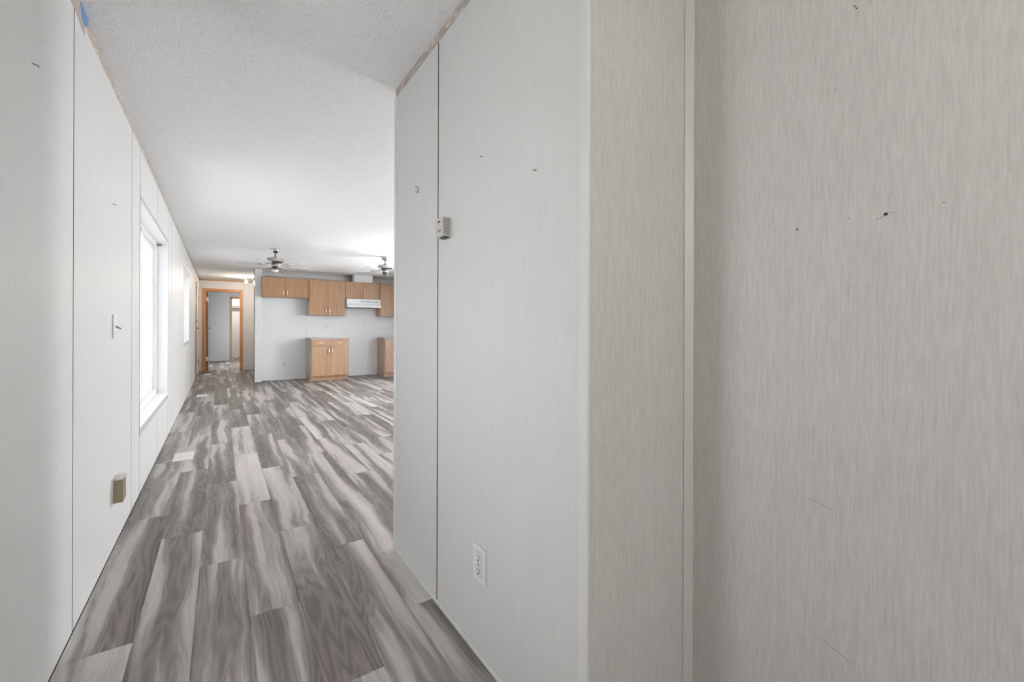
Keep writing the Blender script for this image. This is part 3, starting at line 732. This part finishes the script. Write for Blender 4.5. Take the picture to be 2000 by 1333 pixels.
def wall_cabinet(label, x0, x1, z0, z1, doors, mat, side=None, depth=0.30, rail=0.0):
    o = thing('wall_cabinet', label, 'cabinet', ((x0+x1)/2, YK, z0)); w2 = (x1-x0)/2; hh = z1-z0; yf = -depth
    bm = bmesh.new(); bx(bm, -w2+0.0005, w2-0.0005, yf+0.002, -0.001, 0, hh); obj('body', bm, side or M['sidegrey'], o)
    bm = bmesh.new()
    for (p, q, u, v) in minus([(-w2+0.0005, w2-0.0005, 0, hh)], [(-w2+0.03, w2-0.03, 0.03, hh-0.03)]): bx(bm, p, q, yf-0.014, yf+0.002, u, v)
    obj('face_frame', bm, mat, o)
    for (p, q, hs) in doors:       # fractions, handle side
        a_ = -w2 + p*2*w2 + 0.002; b_ = -w2 + q*2*w2 - 0.002
        dr = leaf('door', a_, b_, yf-0.0145, 0.004, hh-0.012, mat, o)
        hx = (b_-a_)/2 - 0.035
        pull(dr, hx if hs > 0 else -hx, -0.018, 0.10)
    return o
ZT = 2.215
wall_cabinet('wide short oak wall cabinet over the empty fridge space', 0.714, 1.604, 1.79, ZT, [(0, 0.475, 1), (0.475, 0.95, -1)], M['oak'])
wall_cabinet('tall two-door oak wall cabinet above the small counter', 1.606, 2.359, 1.425, ZT, [(0, 0.5, 1), (0.5, 1, -1)], M['oak'])
wall_cabinet('short two-door oak wall cabinet above the white range hood', 2.361, 3.150, 1.815, ZT, [(0, 0.49, 1), (0.49, 0.96, -1)], M['oak'])
wall_cabinet('narrow single-door oak wall cabinet right of the range hood', 3.152, 3.475, 1.425, ZT, [(0.03, 0.97, -1)], M['oak'], M['pinkoak'])
wall_cabinet('oak corner wall cabinet at the right edge of the kitchen', 3.478, XK-0.002, 1.425, ZT-0.01, [(0.35, 0.95, -1)], M['oakpale'], M['oakpale'], depth=0.23)
# flue cover box
bm = bmesh.new(); bx(bm, 2.56, 2.99, -0.20, -0.004, 0, H-ZT-0.003)
for v in bm.verts: v.co.x -= 2.775
tag(obj('duct_cover', bm, M['hood'], None, 0.004, loc=(2.775, YK-0.10, ZT+0.001)), 'white duct cover box on top of the cabinet above the hood', 'duct cover')
# range hood
hd = thing('range_hood', 'white range hood under the short oak wall cabinet', 'range hood', (2.755, YK, 1.62))
bm = bmesh.new(); prism(bm, [(-0.002, 0.0), (-0.50, 0.0), (-0.50, 0.045), (-0.44, 0.085), (-0.42, 0.194), (-0.002, 0.194)], 'x', -0.383, 0.383)
obj('canopy', bm, M['hood'], hd, 0.004)
bm = bmesh.new(); bx(bm, -0.084, 0.17, -0.432, -0.42, 0.125, 0.142); obj('vent_slot', bm, M['slot'], hd)
for i in (0, 1):
    bm = bmesh.new(); bx(bm, -0.016, 0.016, -0.012, 0.0, 0.0, 0.014); obj('switch', bm, M['slot'], hd, loc=(0.235+i*0.05, -0.424, 0.122))
bm = bmesh.new(); bx(bm, -0.36, 0.36, -0.47, -0.05, -0.006, -0.0005); obj('filter', bm, M['grayplastic'], hd)

def base_cabinet(label, x0, x1, doors, drawers, mat, side, handle_high=False):
    o = thing('base_cabinet', label, 'cabinet', ((x0+x1)/2, YK, 0)); w2 = (x1-x0)/2; D = 0.60
    bm = bmesh.new(); bx(bm, -w2, w2, -D, -0.002, 0.095, 0.888); obj('body', bm, side, o)
    bm = bmesh.new(); bx(bm, -w2+0.001, w2-0.001, -D+0.045, -0.002, 0.001, 0.0945); obj('toe_kick', bm, M['oakpale'] if mat is M['oakpale'] else mat, o)
    bm = bmesh.new()
    for (p, q, u, v) in minus([(-w2, w2, 0.095, 0.888)], [(-w2+0.03, w2-0.03, 0.13, 0.85)]): bx(bm, p, q, -D-0.014, -D, u, v)
    obj('face_frame', bm, mat, o)
    zt = 0.868
    for (p, q, hs) in drawers:
        a_, b_ = -w2+p*2*w2+0.002, -w2+q*2*w2-0.002
        dr = leaf('drawer', a_, b_, -D-0.0145, 0.755, zt, mat, o); pull(dr, 0, -0.018, 0.06, False, 0.11)
    top = 0.750 if drawers else zt
    for (p, q, hs) in doors:
        a_, b_ = -w2+p*2*w2+0.002, -w2+q*2*w2-0.002
        dr = leaf('door', a_, b_, -D-0.0145, 0.105, top, mat, o); hx = (b_-a_)/2-0.032
        pull(dr, hx*hs, -0.018, top-0.105-0.11)
    return o
base_cabinet('oak base cabinet with two drawers and two doors, standing alone', 1.604, 2.371, [(0, 0.5, 1), (0.5, 1, -1)], [(0, 0.5, 1), (0.5, 1, 1)], M['oakpale'], M['sidegrey'])
base_cabinet('pinkish oak base cabinet at the far right behind the partition edge', 3.186, XK-0.003, [(0.02, 0.48, -1), (0.5, 0.97, 1)], [], M['pinkoak'], M['pinkoak'])
def worktop(x0, x1, label):
    o = thing('worktop', label, 'worktop', ((x0+x1)/2, YK, 0.889)); w2 = (x1-x0)/2
    bm = bmesh.new(); bx(bm, -w2, w2, -0.632, -0.002, 0, 0.030); obj('slab', bm, M['counter'], o, 0.003)
    bm = bmesh.new(); bx(bm, -w2+0.001, w2-0.001, -0.63, -0.003, 0.0302, 0.0312); obj('surface', bm, M['white'], o)
worktop(1.594, 2.385, 'laminate worktop on the lone two-door base cabinet')
worktop(3.176, XK-0.003, 'laminate worktop on the base cabinet at the far right')
bm = bmesh.new(); bx(bm, -0.385, 0.385, -0.014, -0.001, 0, 0.105)
tag(obj('backsplash_board', bm, M['plastic'], None, 0.002, loc=(1.995, YK, 0.9205)), 'low white backsplash strip on the wall behind the small worktop', 'backsplash')
# scuffs low on the wall where the stove stood
for i in range(7):
    x_ = 2.86+rnd.uniform(-0.07, 0.10); z_ = rnd.choice([0.05, 0.055, 0.16, 0.19, 0.2])+rnd.uniform(-0.01, 0.01)
    hole(wk, 'y', YK-0.0005, -1, x_, z_, 0.010, 0.6, M['scratchpale'])

# ------------------------------------------------------------------ ceiling fans
def fan(label, x, y, rot, lit):
    o = thing('ceiling_fan', label, 'ceiling fan', (x, y, H-0.37), 'ceiling fans in the living room', rot)
    Z = 0.37
    bm = bmesh.new(); lathe(bm, [(0.066, Z-0.0005), (0.068, Z-0.012), (0.060, Z-0.035), (0.040, Z-0.058), (0.018, Z-0.072)]); obj('canopy', bm, M['nickel'], o, smooth=True)
    bm = bmesh.new(); tube(bm, [(0, 0, Z-0.07), (0, 0, Z-0.135)], 0.008, 10); lathe(bm, [(0.02, Z-0.142), (0.022, Z-0.13), (0.010, Z-0.12)], seg=14); obj('downrod', bm, M['darkmetal'], o, smooth=True)
    bm = bmesh.new(); lathe(bm, [(0.03, Z-0.142), (0.112, Z-0.148), (0.121, Z-0.156), (0.121, Z-0.20), (0.105, Z-0.212)], seg=32); ho = obj('motor_housing', bm, M['nickel'], o, smooth=True)
    bm = bmesh.new(); lathe(bm, [(0.095, Z-0.2122), (0.085, Z-0.225), (0.05, Z-0.232)], seg=24); obj('flywheel', bm, M['darkmetal'], o, smooth=True)
    bm = bmesh.new(); lathe(bm, [(0.046, Z-0.2322), (0.052, Z-0.25), (0.052, Z-0.275), (0.040, Z-0.283)]); obj('switch_housing', bm, M['nickel'], o, smooth=True)
    bm = bmesh.new(); lathe(bm, [(0.040, Z-0.2832), (0.040, Z-0.298)]); obj('collar', bm, M['darkmetal'], o, smooth=True)
    for i in range(5):
        A = 2*math.pi*i/5; R_ = Matrix.Rotation(A, 4, 'Z'); P_ = Matrix.Rotation(math.radians(10), 4, 'X')
        bm = bmesh.new(); n_ = 8; up, dn = [], []
        for k in range(n_+1):
            u = k/n_; xx = 0.20+0.33*u; wd = 0.050+0.018*u
            if k == n_: wd *= 0.72
            up.append((xx, wd)); dn.append((xx, -wd))
        prism(bm, up + dn[::-1], 'z', -0.003, 0.003)
        bmesh.ops.transform(bm, matrix=Matrix.Translation((0, 0, Z-0.245)) @ R_ @ P_, verts=bm.verts)
        obj('blade', bm, M['bladewhite'], o)
        bm = bmesh.new(); tube(bm, [(0.07, 0, 0.018), (0.12, 0.012, 0.004), (0.17, 0, -0.006), (0.24, 0.0, -0.006)], [0.005, 0.005, 0.004, 0.005], 6)
        tube(bm, [(0.17, 0, -0.006), (0.215, 0.028, -0.002), (0.235, 0.03, -0.002)], 0.003, 6); tube(bm, [(0.17, 0, -0.006), (0.215, -0.028, -0.008), (0.235, -0.03, -0.008)], 0.003, 6)
        bmesh.ops.transform(bm, matrix=Matrix.Translation((0, 0, Z-0.245)) @ R_, verts=bm.verts)
        obj('blade_arm', bm, M['nickel'], o, smooth=True)
    for i in range(3):
        A = 2*math.pi*i/3 + 0.5; c_, s_ = math.cos(A), math.sin(A)
        bm = bmesh.new(); tube(bm, [(0.035*c_, 0.035*s_, Z-0.294), (0.075*c_, 0.075*s_, Z-0.312), (0.10*c_, 0.10*s_, Z-0.309)], 0.008, 8)
        lathe(bm, [(0.012, 0.010), (0.034, 0.0), (0.036, -0.006), (0.020, -0.012)], (0.095*c_, 0.095*s_, Z-0.310), 16)
        a_ = obj('light_arm', bm, M['nickel'], o, smooth=True)
    bm = bmesh.new(); lathe(bm, [(0.050, Z-0.2985), (0.056, Z-0.306), (0.018, Z-0.322)]); obj('fitter', bm, M['nickel'], o, smooth=True)
    if lit:
        bm = bmesh.new(); lathe(bm, [(0.024, Z-0.322), (0.046, Z-0.330), (0.050, Z-0.348), (0.034, Z-0.364), (0.012, Z-0.3695)]); obj('glass_shade', bm, M['glasswhite'], o, smooth=True)
    else:
        bm = bmesh.new(); tube(bm, [(0, 0, Z-0.322), (0, 0, Z-0.35)], 0.006, 6); obj('finial', bm, M['darkmetal'], o)
        bm = bmesh.new(); tube(bm, [(0.03, 0.02, Z-0.314), (0.03, 0.02, Z-0.36)], 0.0025, 5); obj('pull_chain', bm, M['darkmetal'], o)
yaw = -math.atan(569/840)
fan('nickel ceiling fan with white blades and one frosted shade, in front of the hall', 0.708, 7.71, yaw - math.radians(158), True)
fan('nickel ceiling fan with bare sockets, in front of the range hood', 2.37, 7.45, yaw - math.radians(176), False)

# ------------------------------------------------------------------ hall lamp and closet lamp
hl = thing('hall_ceiling_light', 'ceiling fixture with bare lit bulbs in the hall by the kitchen wall', 'lamp', (0.61, 12.45, H-0.16))
bm = bmesh.new(); lathe(bm, [(0.075, 0.1595), (0.078, 0.145), (0.05, 0.125), (0.02, 0.12)], seg=20); obj('base', bm, M['nickel'], hl, smooth=True)
for s_ in (-1, 1):
    bm = bmesh.new(); tube(bm, [(0.02*s_, 0, 0.135), (0.09*s_, 0, 0.13), (0.09*s_, 0, 0.10)], 0.011, 8); obj('arm', bm, M['nickel'], hl, smooth=True)
    bm = bmesh.new(); lathe(bm, [(0.013, 0.100), (0.016, 0.09), (0.030, 0.065), (0.034, 0.045), (0.026, 0.022), (0.010, 0.012)], (0.09*s_, 0, 0), 16); obj('bulb', bm, M['bulb'], hl, smooth=True)
cl = thing('closet_light', 'small lit bulb on the closet ceiling beyond the far room', 'lamp', (0.72, 18.4, H-0.13))
bm = bmesh.new(); lathe(bm, [(0.06, 0.1295), (0.06, 0.11), (0.03, 0.095)], seg=16); obj('base', bm, M['plastic'], cl, smooth=True)
bm = bmesh.new(); lathe(bm, [(0.014, 0.095), (0.034, 0.06), (0.034, 0.035), (0.012, 0.01)], seg=14); obj('bulb', bm, M['bulb'], cl, smooth=True)
# unseen pendant, added to carry the fill light behind the camera
el = thing('added_pendant', 'unseen pendant lamp added as fill light behind the camera', 'lamp', (0.45, -1.2, 1.81))
bm = bmesh.new(); tube(bm, [(0, 0, 0.30), (0, 0, H-1.81-0.02)], 0.006, 8); obj('cord', bm, M['darkmetal'], el)
bm = bmesh.new(); lathe(bm, [(0.05, H-1.81-0.001), (0.05, H-1.81-0.02), (0.02, H-1.81-0.03)]); obj('canopy', bm, M['nickel'], el, smooth=True)
bm = bmesh.new(); lathe(bm, [(0.03, 0.31), (0.04, 0.29), (0.04, 0.285)]); obj('cap', bm, M['nickel'], el, smooth=True)
bm = bmesh.new(); lathe(bm, [(0.015, 0.284), (0.042, 0.25), (0.045, 0.225), (0.02, 0.20)], seg=18); obj('bulb', bm, M['bulb'], el, smooth=True)
